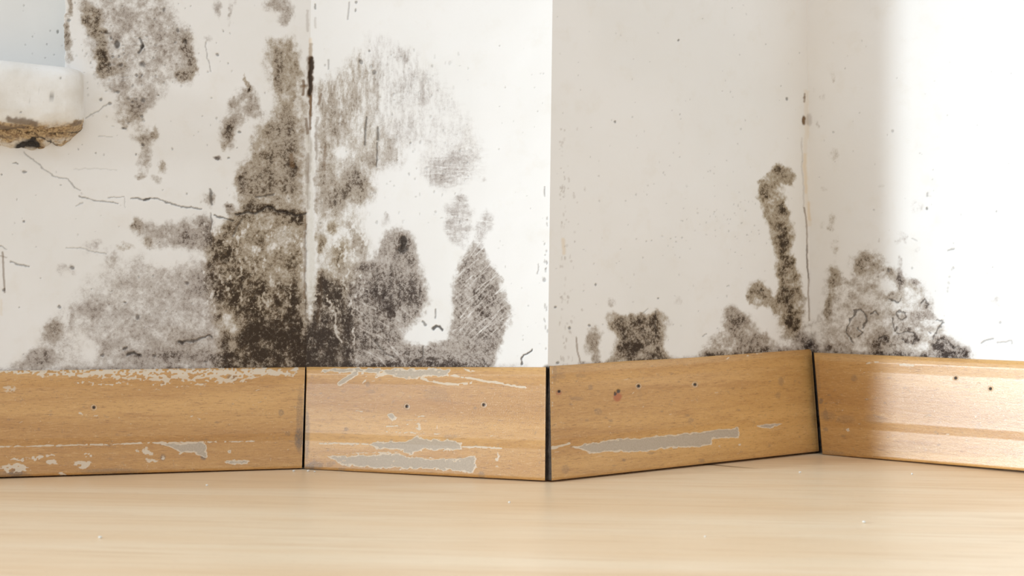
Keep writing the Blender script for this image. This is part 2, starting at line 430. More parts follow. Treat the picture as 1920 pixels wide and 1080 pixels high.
    # crack lines
    for pts, w, d in [([(45,285),(62,300),(72,309),(88,322),(102,331),(126,338),(142,352),(152,358)], 1.5, .42),
                      ([(148,368),(165,373),(188,376),(220,383)], 1.6, .5), ([(204,369),(232,370)], 1.2, .4), ([(232,368),(235,390)], 1.1, .25),
                      ([(245,372),(272,373),(296,373),(322,382),(345,387),(378,391)], 1.8, .6), ([(270,374),(280,374)], 2.8, .7),
                      ([(401,404),(414,409),(434,415)], 2.2, .7), ([(20,492),(38,497),(54,500)], 1.8, .5), ([(-3,457),(11,470)], 1.5, .4),
                      ([(125,463),(160,468),(198,476)], 1.6, .3), ([(138,318),(220,318)], 1.5, .14), ([(143,387),(156,381)], 1.5, .3),
                      ([(160,222),(182,208),(205,196)], 1.6, .35), ([(384,80),(388,100),(395,135)], 1.5, .35), ([(185,256),(212,256)], 1.3, .25),
                      ([(395,355),(398,383)], 2.6, .6), ([(395,400),(396,460)], 2.0, .45),
                      ([(340,641),(352,639),(380,634),(392,630),(398,634)], 2.6, .65), ([(336,640),(344,643)], 4, .8),
                      ([(238,664),(250,661),(261,666)], 3.2, .8), ([(230,653),(236,652)], 2.5, .7),
                      ([(980,684),(978,672),(984,664),(998,656)], 2.2, .8), ([(905,672),(908,682)], 2, .4),
                      ([(810,618),(816,612),(822,612),(828,618)], 3, .85), ([(815,580),(816,596)], 2, .5), ([(793,602),(797,612)], 2.5, .6), ([(792,650),(793,672),(784,676)], 2.2, .6), ([(700,636),(716,658),(738,670)], 1.8, .45),
                      ([(440,402),(462,396),(478,400),(500,388),(520,394),(540,396),(556,404),(572,398)], 3.2, .75), ([(480,368),(500,366),(512,364)], 2.6, .6), ([(452,412),(444,425),(436,440)], 3, .5)]:
        l(pts, w, d, 'K', .5)
    l([(5,474),(7,510),(9,548)], 2.4, .6, 'R', .2); l([(1,480),(12,484)], 1.6, .4, 'R')
    l([(2,562),(3,590)], 3, .22, 'A')
    e(757,452,7,10,.85,ch='K'); e(755,466,11,7,.75,ch='K'); e(220,84,5,7.5,.75,ch='K'); e(266,88,4,5,.8,ch='K'); l([(261,72),(268,86),(260,98)], 2.8, .7); e(268,120,6.5,5,.5,ch='K')
    for a in [(308,17,2.6,4),(334,58,3,4),(348,78,4,5),(204,120,4,4.5),(226,122,3.5,3.5),(211,107,2.6,2.6),(222,107,2.2,2.6),(257,142,2.6,3.2),(265,142,2,2.6),(268,187,4,5.5),(221,172,3.6,3),(190,188,3.6,3),(207,195,3,3),(265,218,3,3.5),
              (130,38,4,3),(90,50,2.6,3),(249,190,2.5,2.5),(296,178,2,2),(234,241,4,2.5),(450,247,3,3),(407,297,4,4),(428,296,2.5,2.5),(46,415,2.5,2.5),(136,502,5,3),(111,576,4,3),(257,595,4,6),(233,566,3,2),
              (407,103,3,3),(350,530,4,4),(268,270,3,3),(255,290,2,2),(179,287,1.5,1.5),(192,667,4,3),(288,667,3,3),(8,544,3,3),(190,60,2,2),(198,60,4,4),(208,72,2.6,4),(231,240,3,2),(386,678,3,2),(29,307,6,1.5),(46,322,5,2),(4,328,1.6,2)]: e(*a, .55, ch='K')
    r = np.random.RandomState(4)
    for _ in range(170):
        x, y = r.uniform(0, 560), r.uniform(0, 680); e(x, y, r.uniform(.8, 2.0), r.uniform(.8, 2.2), r.uniform(.12, .4), ch='K')
    for _ in range(120):
        x, y = r.normal(225, 60), r.normal(120, 70); e(x, y, r.uniform(1, 3), r.uniform(1, 3), r.uniform(.12, .4), ch='K')
    for _ in range(150):
        x, y = r.uniform(595, 880), r.uniform(90, 420); e(x, y, r.uniform(.8, 2.4), r.uniform(1, 4), r.uniform(.08, .30), ch='K')
    for _ in range(40):
        x, y = r.uniform(930, 1020), r.uniform(80, 680); e(x, y, r.uniform(.8, 1.5), r.uniform(.8, 1.8), r.uniform(.1, .3), ch='K')
    l([(1021,350),(1022,368)], 1.8, .4); l([(1010,495),(1009,512)], 1.4, .35); e(1021,524,3,4,.4,ch='K')
    for _ in range(16):
        y = r.uniform(400, 680); e(1024 + r.uniform(-3, 3), y, 1.5, r.uniform(1, 5), .3, ch='K')
    l([(1027,694),(1027,960)], 11, 1, 'K', .05); l([(573,700),(573,960)], 9, 1, 'K', .05)
    # grain of the mould by region
    f1 = fbm(c.x, c.y, 16, 16, 31, 4, .75); st = fbm(c.x + .3 * (c.wx - c.x), c.y, 5, 22, 32, 3, .7); hz = fbm(c.x, c.wy, 34, 3.2, 33, 3, .6)
    a = c.x * .75 + c.y * .66; b = -c.x * .66 + c.y * .75
    dg = fbm(a + .5 * (c.wx - c.x), b + .3 * (c.wy - c.y), 46, 2.6, 34, 2, .6)
    ws = sstep(585, 600, c.x) * (1 - sstep(640, 700, c.y) * .6) * .42 + .35 * sstep(240, 260, c.x) * (1 - sstep(395, 410, c.x)) * sstep(380, 420, c.y) * (1 - sstep(470, 500, c.y)) + .35 * (1 - sstep(180, 300, c.y)) * (c.x > 480)
    g = f1 * (1 - ws) + st * ws
    wd = sstep(800, 860, c.x) * sstep(440, 520, c.y); wh = np.maximum(sstep(790, 840, c.x) * (1 - sstep(440, 520, c.y)), sstep(640, 700, c.x) * sstep(610, 640, c.y) * .6)
    g = g * (1 - .32 * wd) + .32 * wd * dg; g = g * (1 - .4 * wh) + .4 * wh * hz
    q = (g - .5) * 3.4
    lim = np.clip(c.D * 1.25, 0, 1)
    q = q * (1 - .28 * (1 - sstep(380, 420, c.x)) * sstep(470, 520, c.y))
    c.M = np.clip(c.D + q * np.sqrt(np.clip(c.D, 0, 1)) * (1.02 - .35 * lim) * .46, 0, 1) * sstep(0, .05, c.D)
    # bright flecks and runs inside the dense corner
    fl = fbm(c.x, c.y, 7, 11, 55, 3, .7)
    c.M *= 1 - .55 * sstep(.60, .76, fl) * sstep(380, 430, c.y) * (1 - .75 * sstep(560, 630, c.y)) * (c.x > 380) * (c.x < 690)
    r = np.random.RandomState(12)
    for k in range(190):
        if k < 110: x, y, an, L = r.uniform(845, 960), r.uniform(470, 640), r.normal(-.75, .12), r.uniform(12, 46)
        elif k < 150: x, y, an, L = r.uniform(660, 800), r.uniform(560, 690), r.normal(.5, .3), r.uniform(10, 40)
        else: x, y, an, L = r.uniform(790, 900), r.uniform(300, 460), r.normal(.0, .08), r.uniform(14, 50)
        pts = [(x, y), (x + L * math.cos(an), y + L * math.sin(an))]
        sel = c._sel(pts, 4)
        if sel.any(): c.M[sel] *= 1 - r.uniform(.12, .42) * (1 - sstep(.4, 1.5, line_d(c.x[sel], c.y[sel], pts)))
    for pts in [[(620,585),(630,608),(634,628),(637,643)],[(665,612),(666,640)],[(663,560),(655,575)],[(612,560),(618,580)]]:
        sel = c._sel(pts, 14); qd = line_d(c.wx[sel], c.wy[sel], pts); c.M[sel] *= 1 - .6 * (1 - sstep(.6, 3.0, qd))
    # window niche gets a cooler white, its plaster edge is rough
    c.C = (1 - sstep(112, 124, c.wx)) * (1 - sstep(118, 128, c.y))

def paint_right(c):     # inner return and the right wall
    p, e, l = c.poly, c.ell, c.line
    p([(1138,600),(1150,590),(1180,594),(1196,584),(1214,596),(1232,580),(1248,600),(1242,640),(1256,690),(1132,696),(1148,658),(1170,638),(1146,622)], .46, .7, 8)
    e(1152,608,14,20,.42,.7); e(1226,625,24,32,.45,.6); e(1194,600,28,14,.45,.7); e(1172,655,22,16,.35,.5); e(1192,612,34,18,.45,.6); e(1206,642,34,28,.35,.6); e(1178,652,22,20,.3,.5); e(1112,640,14,26,.52,.5); e(1100,630,6,10,.2,.4); e(1185,640,22,26,.5,.6); e(1230,600,12,18,.35,.7); e(1145,568,9,9,.24,.3); e(1273,566,8,10,.18,.3); e(1120,672,8,14,.35,.4); e(1210,660,26,18,.3,.3); e(1255,608,8,10,.12,.2)
    c.cute(1222,652,10,10,.4); c.cute(1144,594,14,14,.45); c.cute(1244,592,12,14,.4)
    p([(1358,580),(1368,572),(1396,588),(1408,600),(1430,620),(1456,640),(1450,680),(1308,680),(1318,650),(1340,628),(1356,610)], .42, .45, 10)
    e(1385,612,28,24,.35,.5); e(1396,645,30,14,.25,.4)
    p([(1436,326),(1462,306),(1476,312),(1487,332),(1483,350),(1466,350),(1476,380),(1484,420),(1488,436),(1478,456),(1472,480),(1486,478),(1494,500),(1504,545),(1502,590),(1498,618),(1488,625),(1466,602),(1450,575),(1462,540),(1450,500),(1446,440),(1432,400),(1421,368),(1424,340)], .52, .95, 7)
    for a in [(1468,330,14,20,.3,.8),(1440,360,14,14,.25,.8),(1466,420,12,40,.3,.8),(1468,480,12,40,.5,.85),(1480,490,9,12,.6,.85),(1470,575,20,40,.35,.8),(1422,552,20,22,.6,.85),(1408,560,8,10,.4,.8),(1445,566,14,12,.45,.85),(1490,602,18,30,.40,.9),(1478,620,16,16,.3,.6),(1478,540,16,40,.35,.8),(1496,640,36,16,.38,.3),(1515,625,14,28,.35,.3),
              (1524,650,12,14,.5,.1),(1460,655,30,10,.4,.2),(1506,570,10,30,.3,.6)]: e(*a)
    c.cute(1463,355,10,8,.5); c.cute(1482,560,6,16,.25)
    # right wall
    p([(1528,700),(1532,600),(1546,560),(1548,508),(1570,500),(1584,522),(1598,482),(1630,464),(1652,478),(1672,500),(1690,520),(1728,524),(1742,560),(1752,600),(1772,628),(1798,640),(1816,676),(1820,700)], .27, .5, 14)
    for a in [(1562,514,11,18,.5,.9),(1560,548,6,20,.5,.9),(1553,578,7,20,.3,.9),(1575,528,16,10,.3,.6),(1612,505,12,14,.35,.8),(1622,500,16,22,.2,.7),(1636,488,20,16,.22,.7),(1666,508,10,10,.4,.5),(1688,520,8,24,.4,.1),(1716,530,10,9,.42,.0),(1640,540,10,8,.3,.5),
              (1600,630,14,22,.4,.5),(1612,596,26,24,.16,.2),(1655,650,28,24,.42,.4),(1640,640,22,16,.2,.3),(1690,640,26,14,.35,.2),(1715,635,14,10,.4,.1),(1730,590,18,26,.3,.05),(1700,610,40,26,.28,.1),(1764,650,18,20,.5,.0),(1790,655,20,14,.55,.0),(1808,660,10,9,.4,0),(1775,668,44,9,.4,.0),
              (1560,650,40,10,.3,.3),(1700,664,60,8,.35,.1),(1675,555,14,8,.3,.4),(1730,566,8,9,.3,.1),(1718,390,12,12,.2,0),(1740,362,9,9,.13,0),(1690,440,9,10,.15,.2),(1697,446,5,10,.16,.0),(1680,450,5,5,.15,.3),(1865,568,12,12,.15,0),(1720,470,6,6,.12,0),
              (1560,296,10,16,.16,.8),(1562,420,9,16,.22,.8),(1566,460,8,28,.13,.8),(1542,425,6,8,.12,.8),(1559,142,5,10,.22,.7),(1542,175,4,12,.2,.3),(1526,162,4,5,.2,.3),(1533,236,4,9,.18,.4),(1544,350,8,8,.1,.8),(1650,350,5,5,.1,.4),(1688,492,5,14,.2,.1),(1648,452,4,4,.2,.3),(1745,600,9,20,.2,0),(1890,640,30,10,.06,0)]: e(*a)
    c.cute(1662,540,22,13,.65); c.cute(1628,560,18,14,.5); c.cute(1590,600,9,12,.35); c.cute(1606,640,8,8,.2); c.cute(1620,665,16,8,.5)
    # curled black growth lines
    for pts in [[(1598,592),(1600,584),(1612,580),(1621,588),(1624,600),(1620,612)],[(1598,592),(1590,604),(1586,620),(1592,634),(1598,642)],[(1632,588),(1640,584),(1643,592)],[(1680,582),(1688,580),(1698,586),(1698,596),(1690,598),(1682,592),(1680,582)],
                [(1671,598),(1674,612),(1680,620),(1684,612)],[(1684,622),(1700,618),(1712,624),(1718,634),(1712,644)],[(1646,640),(1652,632),(1660,632),(1664,642)],[(1668,562),(1678,566),(1688,568),(1692,562)],[(1724,570),(1732,562),(1740,570),(1736,580)],
                [(1755,600),(1766,604)],[(1780,646),(1790,652),(1798,650)],[(1806,668),(1812,660)],[(1768,606),(1758,620),(1752,636)],[(1608,612),(1616,620),(1610,628)],[(1742,624),(1746,628)],[(1694,636),(1704,642)],[(1750,648),(1764,636),(1772,640)]]:
        l(pts, 1.9, .66, 'K', .8)
    l([(1840,644),(1850,638),(1862,635)], 2, .45); l([(1870,642),(1882,640),(1896,640),(1896,645)], 1.8, .35); l([(1775,470),(1788,468)], 1.6, .4); l([(1710,448),(1718,453)], 1.4, .3); e(1738,392,3,3.5,.6,ch='K'); e(1739,365,2.5,5,.35,ch='K'); e(1868,395,1.5,3,.4,ch='K')
    e(1875,605,3,3,.35,ch='K'); e(1788,502,2.5,2.5,.3,ch='K'); e(1711,502,2,2.5,.3,ch='K'); e(1665,506,3,4,.6,ch='K'); e(1725,287,2,2.2,.2,ch='K'); e(1674,247,2.2,3,.3,ch='K'); e(1562,248,2,2,.3,ch='K')
    for _y in (505, 520, 532, 540, 546): e(1784 - (_y - 505) * .2, _y, 1.8, 2.5, .22, ch='K')
    # torn paper strip down the inner corner
    l([(1514,110),(1516,170)], 2.0, .16, 'A'); l([(1511,172),(1512,250),(1510,300),(1512,360),(1516,420)], 6.5, .30, 'A'); l([(1509,290),(1511,360)], 4, .38, 'A'); l([(1517,380),(1518,410)], 4, .35, 'A')
    l([(1506,182),(1509,180)], 2.2, .5, 'R'); l([(1508,176),(1507,190)], 2.2, .6, 'R'); e(1506,226,4,10,.95,ch='R'); e(1516,225,7,12,.25,ch='R'); l([(1508,390),(1512,420),(1515,520),(1518,600)], 2.0, .6, 'R', .2); l([(1512,460),(1515,520)], 1.3, .4, 'K', .2)
    l([(1503,260),(1505,330),(1508,400)], 2.0, .22, 'R'); l([(1502,340),(1502,470)], 1.5, .1, 'A')
    l([(1512,0),(1515,100)], 1.2, .14, 'A')
    l([(1056,450),(1058,475)], 4.5, .38, 'A', .2)
    l([(1080,632),(1083,660),(1089,682)], 2.0, .6, 'R', .2); l([(1202,590),(1215,578)], 1.4, .3); l([(1229,584),(1230,630)], 2.2, .55); l([(1316,630),(1324,626)], 1.6, .4)
    for a in [(1042,576,2.5,2.5),(1068,615,2.6,2.6),(1046,680,3,2.5),(1104,612,3,3),(1475,186,2.5,3),(1235,560,2,2),(1116,534,2,3),(1153,228,2,2.5),(1272,76,1.8,2),(1427,545,2,2)]: e(*a, .6, ch='K')
    r = np.random.RandomState(9)
    for _ in range(150): e(r.uniform(1040, 1510), r.uniform(0, 650), r.uniform(.8, 1.6), r.uniform(.8, 2.2), r.uniform(.1, .32), ch='K')
    for _ in range(70): e(r.normal(1320, 60), r.normal(430, 60), r.uniform(.8, 1.8), r.uniform(.8, 1.8), r.uniform(.1, .3), ch='K')
    for _ in range(90): e(1050 + abs(r.normal(0, 18)), r.uniform(240, 690), r.uniform(1, 2.2), r.uniform(1, 5), r.uniform(.08, .3), ch='R')
    for _ in range(60): e(r.uniform(1530, 1900), r.uniform(60, 660), r.uniform(.8, 1.8), r.uniform(.8, 2), r.uniform(.08, .3), ch='K')
    for x0, x1, d, hh in [(1030,1090,.12,14),(1090,1310,.42,12),(1310,1520,.55,16),(1520,1610,.5,12),(1610,1820,.5,10),(1820,1960,.08,10)]:
        sel = (c.x > x0) & (c.x <= x1)
        yb = np.where(c.x[sel] < 1522, 690 - (c.x[sel] - 1030) * 33 / 500, 659 + (c.x[sel] - 1530) * 20 / 390)
        acc(c.D, sel, d * (1 - sstep(0, hh, yb - c.y[sel] + 7 * (vnoise(c.x[sel], c.y[sel], 18, 30, 6) - .5))))
    l([(1027,696),(1027,960)], 11, 1, 'K', .05); l([(1519,668),(1535,960)], 16, 1, 'K', .05)
    # warm bounce light round the inner corner, painted as a yellow tint
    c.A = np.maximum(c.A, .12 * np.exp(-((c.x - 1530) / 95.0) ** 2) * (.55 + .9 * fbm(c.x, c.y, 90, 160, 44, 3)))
    f1 = fbm(c.x, c.y, 15, 15, 41, 4, .75); st = fbm(c.wx - (c.y - 640) * .6, c.y, 5, 18, 42, 3, .6)
    ws = .28 * (1 - sstep(1280, 1340, c.x))
    q = ((f1 * (1 - ws) + st * ws) - .5) * 3.2
    c.M = np.clip(c.D + q * np.sqrt(np.clip(c.D, 0, 1)) * .45, 0, 1) * sstep(0, .05, c.D)
    c.C = np.zeros(c.x.shape)

def build_wall(name, pl, pr, lean_l, lean_r, top, paint, npx, seed):
    """plaster surface between two corner lines; pl/pr = column, row of floor line"""
    dl = floor_depth(pl[1]) + TH * 1.3; dr = floor_depth(pr[1]) + TH * 1.3
    zb, zt = 0.0, H + (YH - top) / F * max(dl, dr)
    nc = int(abs(pr[0] - pl[0]) / npx) + 1; nr = int((zt - zb) / (npx / F * (dl + dr) / 2)) + 1
    s = np.linspace(0, 1, nc)[None, :]; z = np.linspace(zb, zt, nr)[:, None]
    yl = YH + (H - z) / dl * F; yr = YH + (H - z) / dr * F
    xl = pl[0] + lean_l * (690 - yl) / 690; xr = pr[0] + lean_r * (690 - yr) / 690
    XL = (xl - 960) / F * dl; XR = (xr - 960) / F * dr
    X = XL * (1 - s) + XR * s; Y = dl * (1 - s) + dr * s + 0 * z; Z = z + 0 * s
    px = 960 + F * X / Y; py = YH + F * (H - Z) / Y
    c = Canvas(px, py, 1.0, seed)
    c.A = np.zeros(px.shape); c.F = np.zeros(px.shape)
    paint(c)
    # relief: slow waviness, the pits, and the window niche
    wv = (fbm(px, py, 120, 120, 3, 3) - .5) * .0016 * np.minimum(1, np.minimum(s, 1 - s) * 12)
    Y = Y + wv + c.K * .0006
    if name == 'wall_left':
        Y = Y + .022 * (1 - sstep(114, 121, c.x + .5 * (c.wx - c.x))) * (1 - sstep(150, 156, c.y))
    V = np.stack([X, Y, Z], -1).reshape(-1, 3)
    o = mesh_obj(name, V, quads(nr, nc), PLASTER)
    tint = np.clip(c.T / c.Tw, 0, 1)
    set_attr(o, 'stain_bounce', np.stack([c.M, tint, c.K, c.A], -1).reshape(-1, 4))
    set_attr(o, 'patina_and_cool', np.stack([c.C, c.F, c.R, np.ones(px.shape)], -1).reshape(-1, 4))
    o['kind'] = 'structure'
    return o

build_wall('wall_left', Lp, (574, A_[1]), 0, 9, -170, paint_left, 1.4, 0)
build_wall('wall_centre_left', (574, A_[1]), (1027, O_[1]), 9, 9, -170, paint_left, 1.25, 0)
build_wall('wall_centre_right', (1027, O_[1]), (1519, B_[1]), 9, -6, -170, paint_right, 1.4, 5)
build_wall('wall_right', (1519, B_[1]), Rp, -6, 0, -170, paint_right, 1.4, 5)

# ------------------------------------------------------------------ floor
fo = mesh_obj('floor', [(-2.5, -1.2, 0), (2.5, -1.2, 0), (2.5, 1.7, 0), (-2.5, 1.7, 0)], [(0, 1, 2, 3)], floor_material(), smooth=False)
fo['kind'] = 'structure'

# ------------------------------------------------------------------ skirting boards
def wear_1(c):
    p, l, e = scr(c)
    p([(-180,690),(560,690),(552,708),(500,704),(470,712),(440,720),(360,714),(300,716),(250,714),(180,708),(100,706),(0,702),(-180,702)], .62, 4, .40)
    p([(140,716),(200,712),(330,718),(440,718),(400,724),(300,724),(150,724)], .6, 5, .55)
    l([(-180,842),(0,838),(120,835),(240,832),(380,829)], 2.6, .6, .25); l([(390,829),(478,827)], 2.0, .55, .4)
    p([(300,832),(386,829),(388,846),(391,858),(378,856),(365,849),(338,850),(322,840)], 1, 2, 0)
    p([(418,862),(440,863),(466,864),(466,872),(440,872),(424,868)], .9, 2, .3); e(430,846,5,6,.8)
    for a in [(35,860,18,4,.75),(70,858,14,4,.7),(30,878,34,10,.7),(95,856,10,3,.5),(165,852,9,5,.7),(155,870,20,8,.6),(100,870,12,8,.6),(118,890,8,5,.6),(258,848,4,4,.8),(275,848,10,5,.6),(305,857,7,5,.6),(285,862,14,4,.5),(152,775,5,4,.5),(360,778,4,2,.5),(372,784,7,3,.45),(20,730,20,8,.4)]: e(*a)
    for a in [(305,857,6,7,.6),(382,857,6,5,.8),(437,709,10,6,.6),(20,893,40,8,.5),(210,884,60,6,.4),(560,825,8,20,.7),(563,790,7,60,.4),(527,774,5,6,.5),(540,815,6,4,.4),(30,888,14,8,.6)]: c.ell(*a[:4], a[4], ch='K2')
    rnd(c, 0, 560, 700, 890, 26, 3)
def wear_2(c):
    p, l, e = scr(c)
    p([(655,690),(845,692),(838,706),(800,707),(770,711),(735,706),(720,700),(690,700),(664,700),(600,698),(604,694)], 1, 3, .12)
    l([(636,720),(650,710),(668,700)], 6, .95, 0); l([(678,722),(686,712)], 2, .6, .2); l([(705,706),(722,700),(740,698)], 4, .7, .2)
    l([(790,710),(820,718),(858,721),(885,718)], 4, .6, .35); l([(840,703),(900,712),(960,723),(985,726)], 3.4, .6, .3); l([(730,708),(728,722)], 2, .5, .5); l([(870,692),(890,697)], 4, .5, .4)
    p([(724,775),(736,773),(746,786),(736,790),(728,783)], 1, 1.5, 0)
    l([(660,775),(668,770),(680,772)], 1.8, .5, .45); l([(725,800),(745,798)], 3, .55, .4); l([(780,778),(795,780)], 3, .55, .4); l([(752,788),(800,788)], 1.3, .5, .4); e(786,800,7,9,.55); e(765,798,5,3,.5); e(818,798,3,6,.5)
    p([(690,834),(704,828),(740,828),(768,824),(782,815),(796,822),(830,824),(866,830),(866,844),(842,846),(800,842),(780,846),(772,852),(756,850),(758,843),(710,842)], 1, 2.5, 0)
    l([(600,831),(640,832),(690,833)], 3.4, .62, .25); l([(868,838),(900,838),(940,840)], 3.2, .6, .35); l([(725,810),(830,814)], 2.6, .5, .5)
    p([(614,856),(640,856),(700,852),(740,850),(780,856),(850,862),(892,852),(893,868),(888,888),(858,884),(830,880),(700,878),(640,872)], 1, 3, .10)
    l([(632,851),(700,849),(760,847)], 2, .55, .4); p([(852,862),(892,850),(890,886),(860,884)], .5, 4, .5); e(935,860,4,10,.5); e(935,875,4,6,.4)
    for a in [(575,815,6,50,.5),(592,872,14,8,.5),(578,876,12,5,.7),(650,805,4,4,.5),(640,880,8,3,.5),(690,720,4,6,.4),(695,735,10,4,.3),(820,740,24,12,.2),(845,820,14,5,.3),(903,890,6,8,.4),(620,870,10,5,.3)]: c.ell(*a[:4], a[4], ch='K2')
    rnd(c, 580, 1020, 700, 895, 30, 5)
def wear_3(c):
    p, l, e = scr(c)
    p([(1078,839),(1100,832),(1118,829),(1140,826),(1165,821),(1185,822),(1230,818),(1270,814),(1330,807),(1384,801),(1386,812),(1384,821),(1336,824),(1333,834),(1300,838),(1240,842),(1205,847),(1160,847),(1108,850),(1092,845)], 1, 1.6, 0)
    l([(1036,840),(1052,836),(1068,832)], 4, .6, .2); l([(1068,838),(1082,838)], 2.2, .6, .1); p([(1418,799),(1436,794),(1470,793),(1456,799),(1444,804),(1430,802)], 1, 1.6, 0)
    l([(1395,668),(1430,661)], 2.4, .5, .45); l([(1340,670),(1370,666)], 2, .42, .5); l([(1360,676),(1366,670)], 2, .5, .2); e(1348,836,5,4,.6); e(1384,833,4,4,.5)
    for a in [(1050,705,10,6,.25),(1090,703,12,4,.25),(1108,726,5,5,.4),(1080,747,14,4,.3),(1122,772,7,6,.3),(1295,787,5,6,.35),(1145,789,4,3,.4),(1170,863,4,3,.5),(1220,848,6,3,.4),(1315,864,5,4,.4),(1060,880,8,8,.3),(1464,715,5,8,.4),(1460,740,5,6,.3),(1525,765,6,40,.2),(1200,740,4,14,.12),(1040,700,4,20,.3)]: c.ell(*a[:4], a[4], ch='K2')
    c.ell(1158,744,8,9,.85,ch='RU'); c.ell(1048,736,5,4,.6,ch='RU'); c.ell(1160,733,3,4,.9,ch='PI'); c.ell(1154,738,3,4,.9,ch='PI')
    l([(1036,690),(1037,900)], 1.6, .45, .55)
    rnd(c, 1036, 1520, 690, 880, 24, 7)
def wear_4(c):
    p, l, e = scr(c)
    l([(1688,684),(1712,686)], 3.4, .75, .2); l([(1625,681),(1650,678)], 2, .45, .4); l([(1760,686),(1770,688)], 2, .45, .4); e(1587,804,4,2.5,.8); l([(1620,698),(1632,697)], 1.6, .4, .4); l([(1740,680),(1750,680)], 1.6, .4, .3)
    for a in [(1602,708,6,7,.35),(1540,752,4,5,.6),(1552,780,14,10,.3),(1585,786,18,8,.25),(1640,785,20,9,.2),(1560,850,24,5,.3),(1548,805,5,4,.5),(1548,777,4,12,.35),(1532,720,5,50,.25),(1700,840,60,14,.1)]: c.ell(*a[:4], a[4], ch='K2')
    rnd(c, 1545, 1900, 670, 870, 18, 8)

def scr(c):
    def gate(sel, thr):
        if thr <= 0: return 1.0
        n = .4 * vnoise(c.x[sel], c.y[sel], 14, 4.0, 91) + .6 * vnoise(c.x[sel], c.y[sel], 4, 2.6, 92)
        return sstep(thr - .06, thr + .10, n)
    def p(pts, d, soft, thr):
        sel = c._sel(pts, soft + 10); X = c.x[sel] + .25 * (c.wx - c.x)[sel]; Y = c.y[sel] + .18 * (c.wy - c.y)[sel]
        nn = (fbm(c.x[sel], c.y[sel], 9, 5, 95, 3, .7) - .5) * (2.5 + soft * 2.5)
        sd = poly_sd(X, Y, pts) + nn
        q = sstep(-1.4, 1.0, sd) * (.48 + .52 * sstep(.6, 3.6, sd + (vnoise(c.x[sel], c.y[sel], 5, 3, 96) - .5) * 3))
        c.S[sel] = np.maximum(c.S[sel], d * q * gate(sel, thr))
    def l(pts, w, d, thr):
        sel = c._sel(pts, w * 2 + 8); X = c.x[sel] + .2 * (c.wx - c.x)[sel]; Y = c.y[sel] + .15 * (c.wy - c.y)[sel]
        c.S[sel] = np.maximum(c.S[sel], d * (1 - sstep(w * .3, w * 1.1, line_d(X, Y, pts) + 2.2 * (vnoise(c.x[sel], c.y[sel], 6, 3, 97) - .4))) * gate(sel, thr))
    def e(cx, cy, rx, ry, d):
        sel = c._sel([(cx - rx, cy - ry), (cx + rx, cy + ry)], 8)
        q = np.hypot((c.wx[sel] - cx) / rx, (c.wy[sel] - cy) / ry)
        c.S[sel] = np.maximum(c.S[sel], d * (1 - sstep(.5, 1.2, q)) * gate(sel, .35))
    return p, l, e

def rnd(c, x0, x1, y0, y1, n, seed):
    r = np.random.RandomState(seed)
    for _ in range(n): c.ell(r.uniform(x0, x1), r.uniform(y0, y1), r.uniform(1.5, 5), r.uniform(1, 2.5), r.uniform(.2, .5), ch='K2')
    for _ in range(n):
        x, y = r.uniform(x0, x1), r.uniform(y0, y1)
        c.line([(x, y), (x + r.uniform(-6, 10), y + r.uniform(-2, 2))], 1.2, r.uniform(.3, .5), 'S')

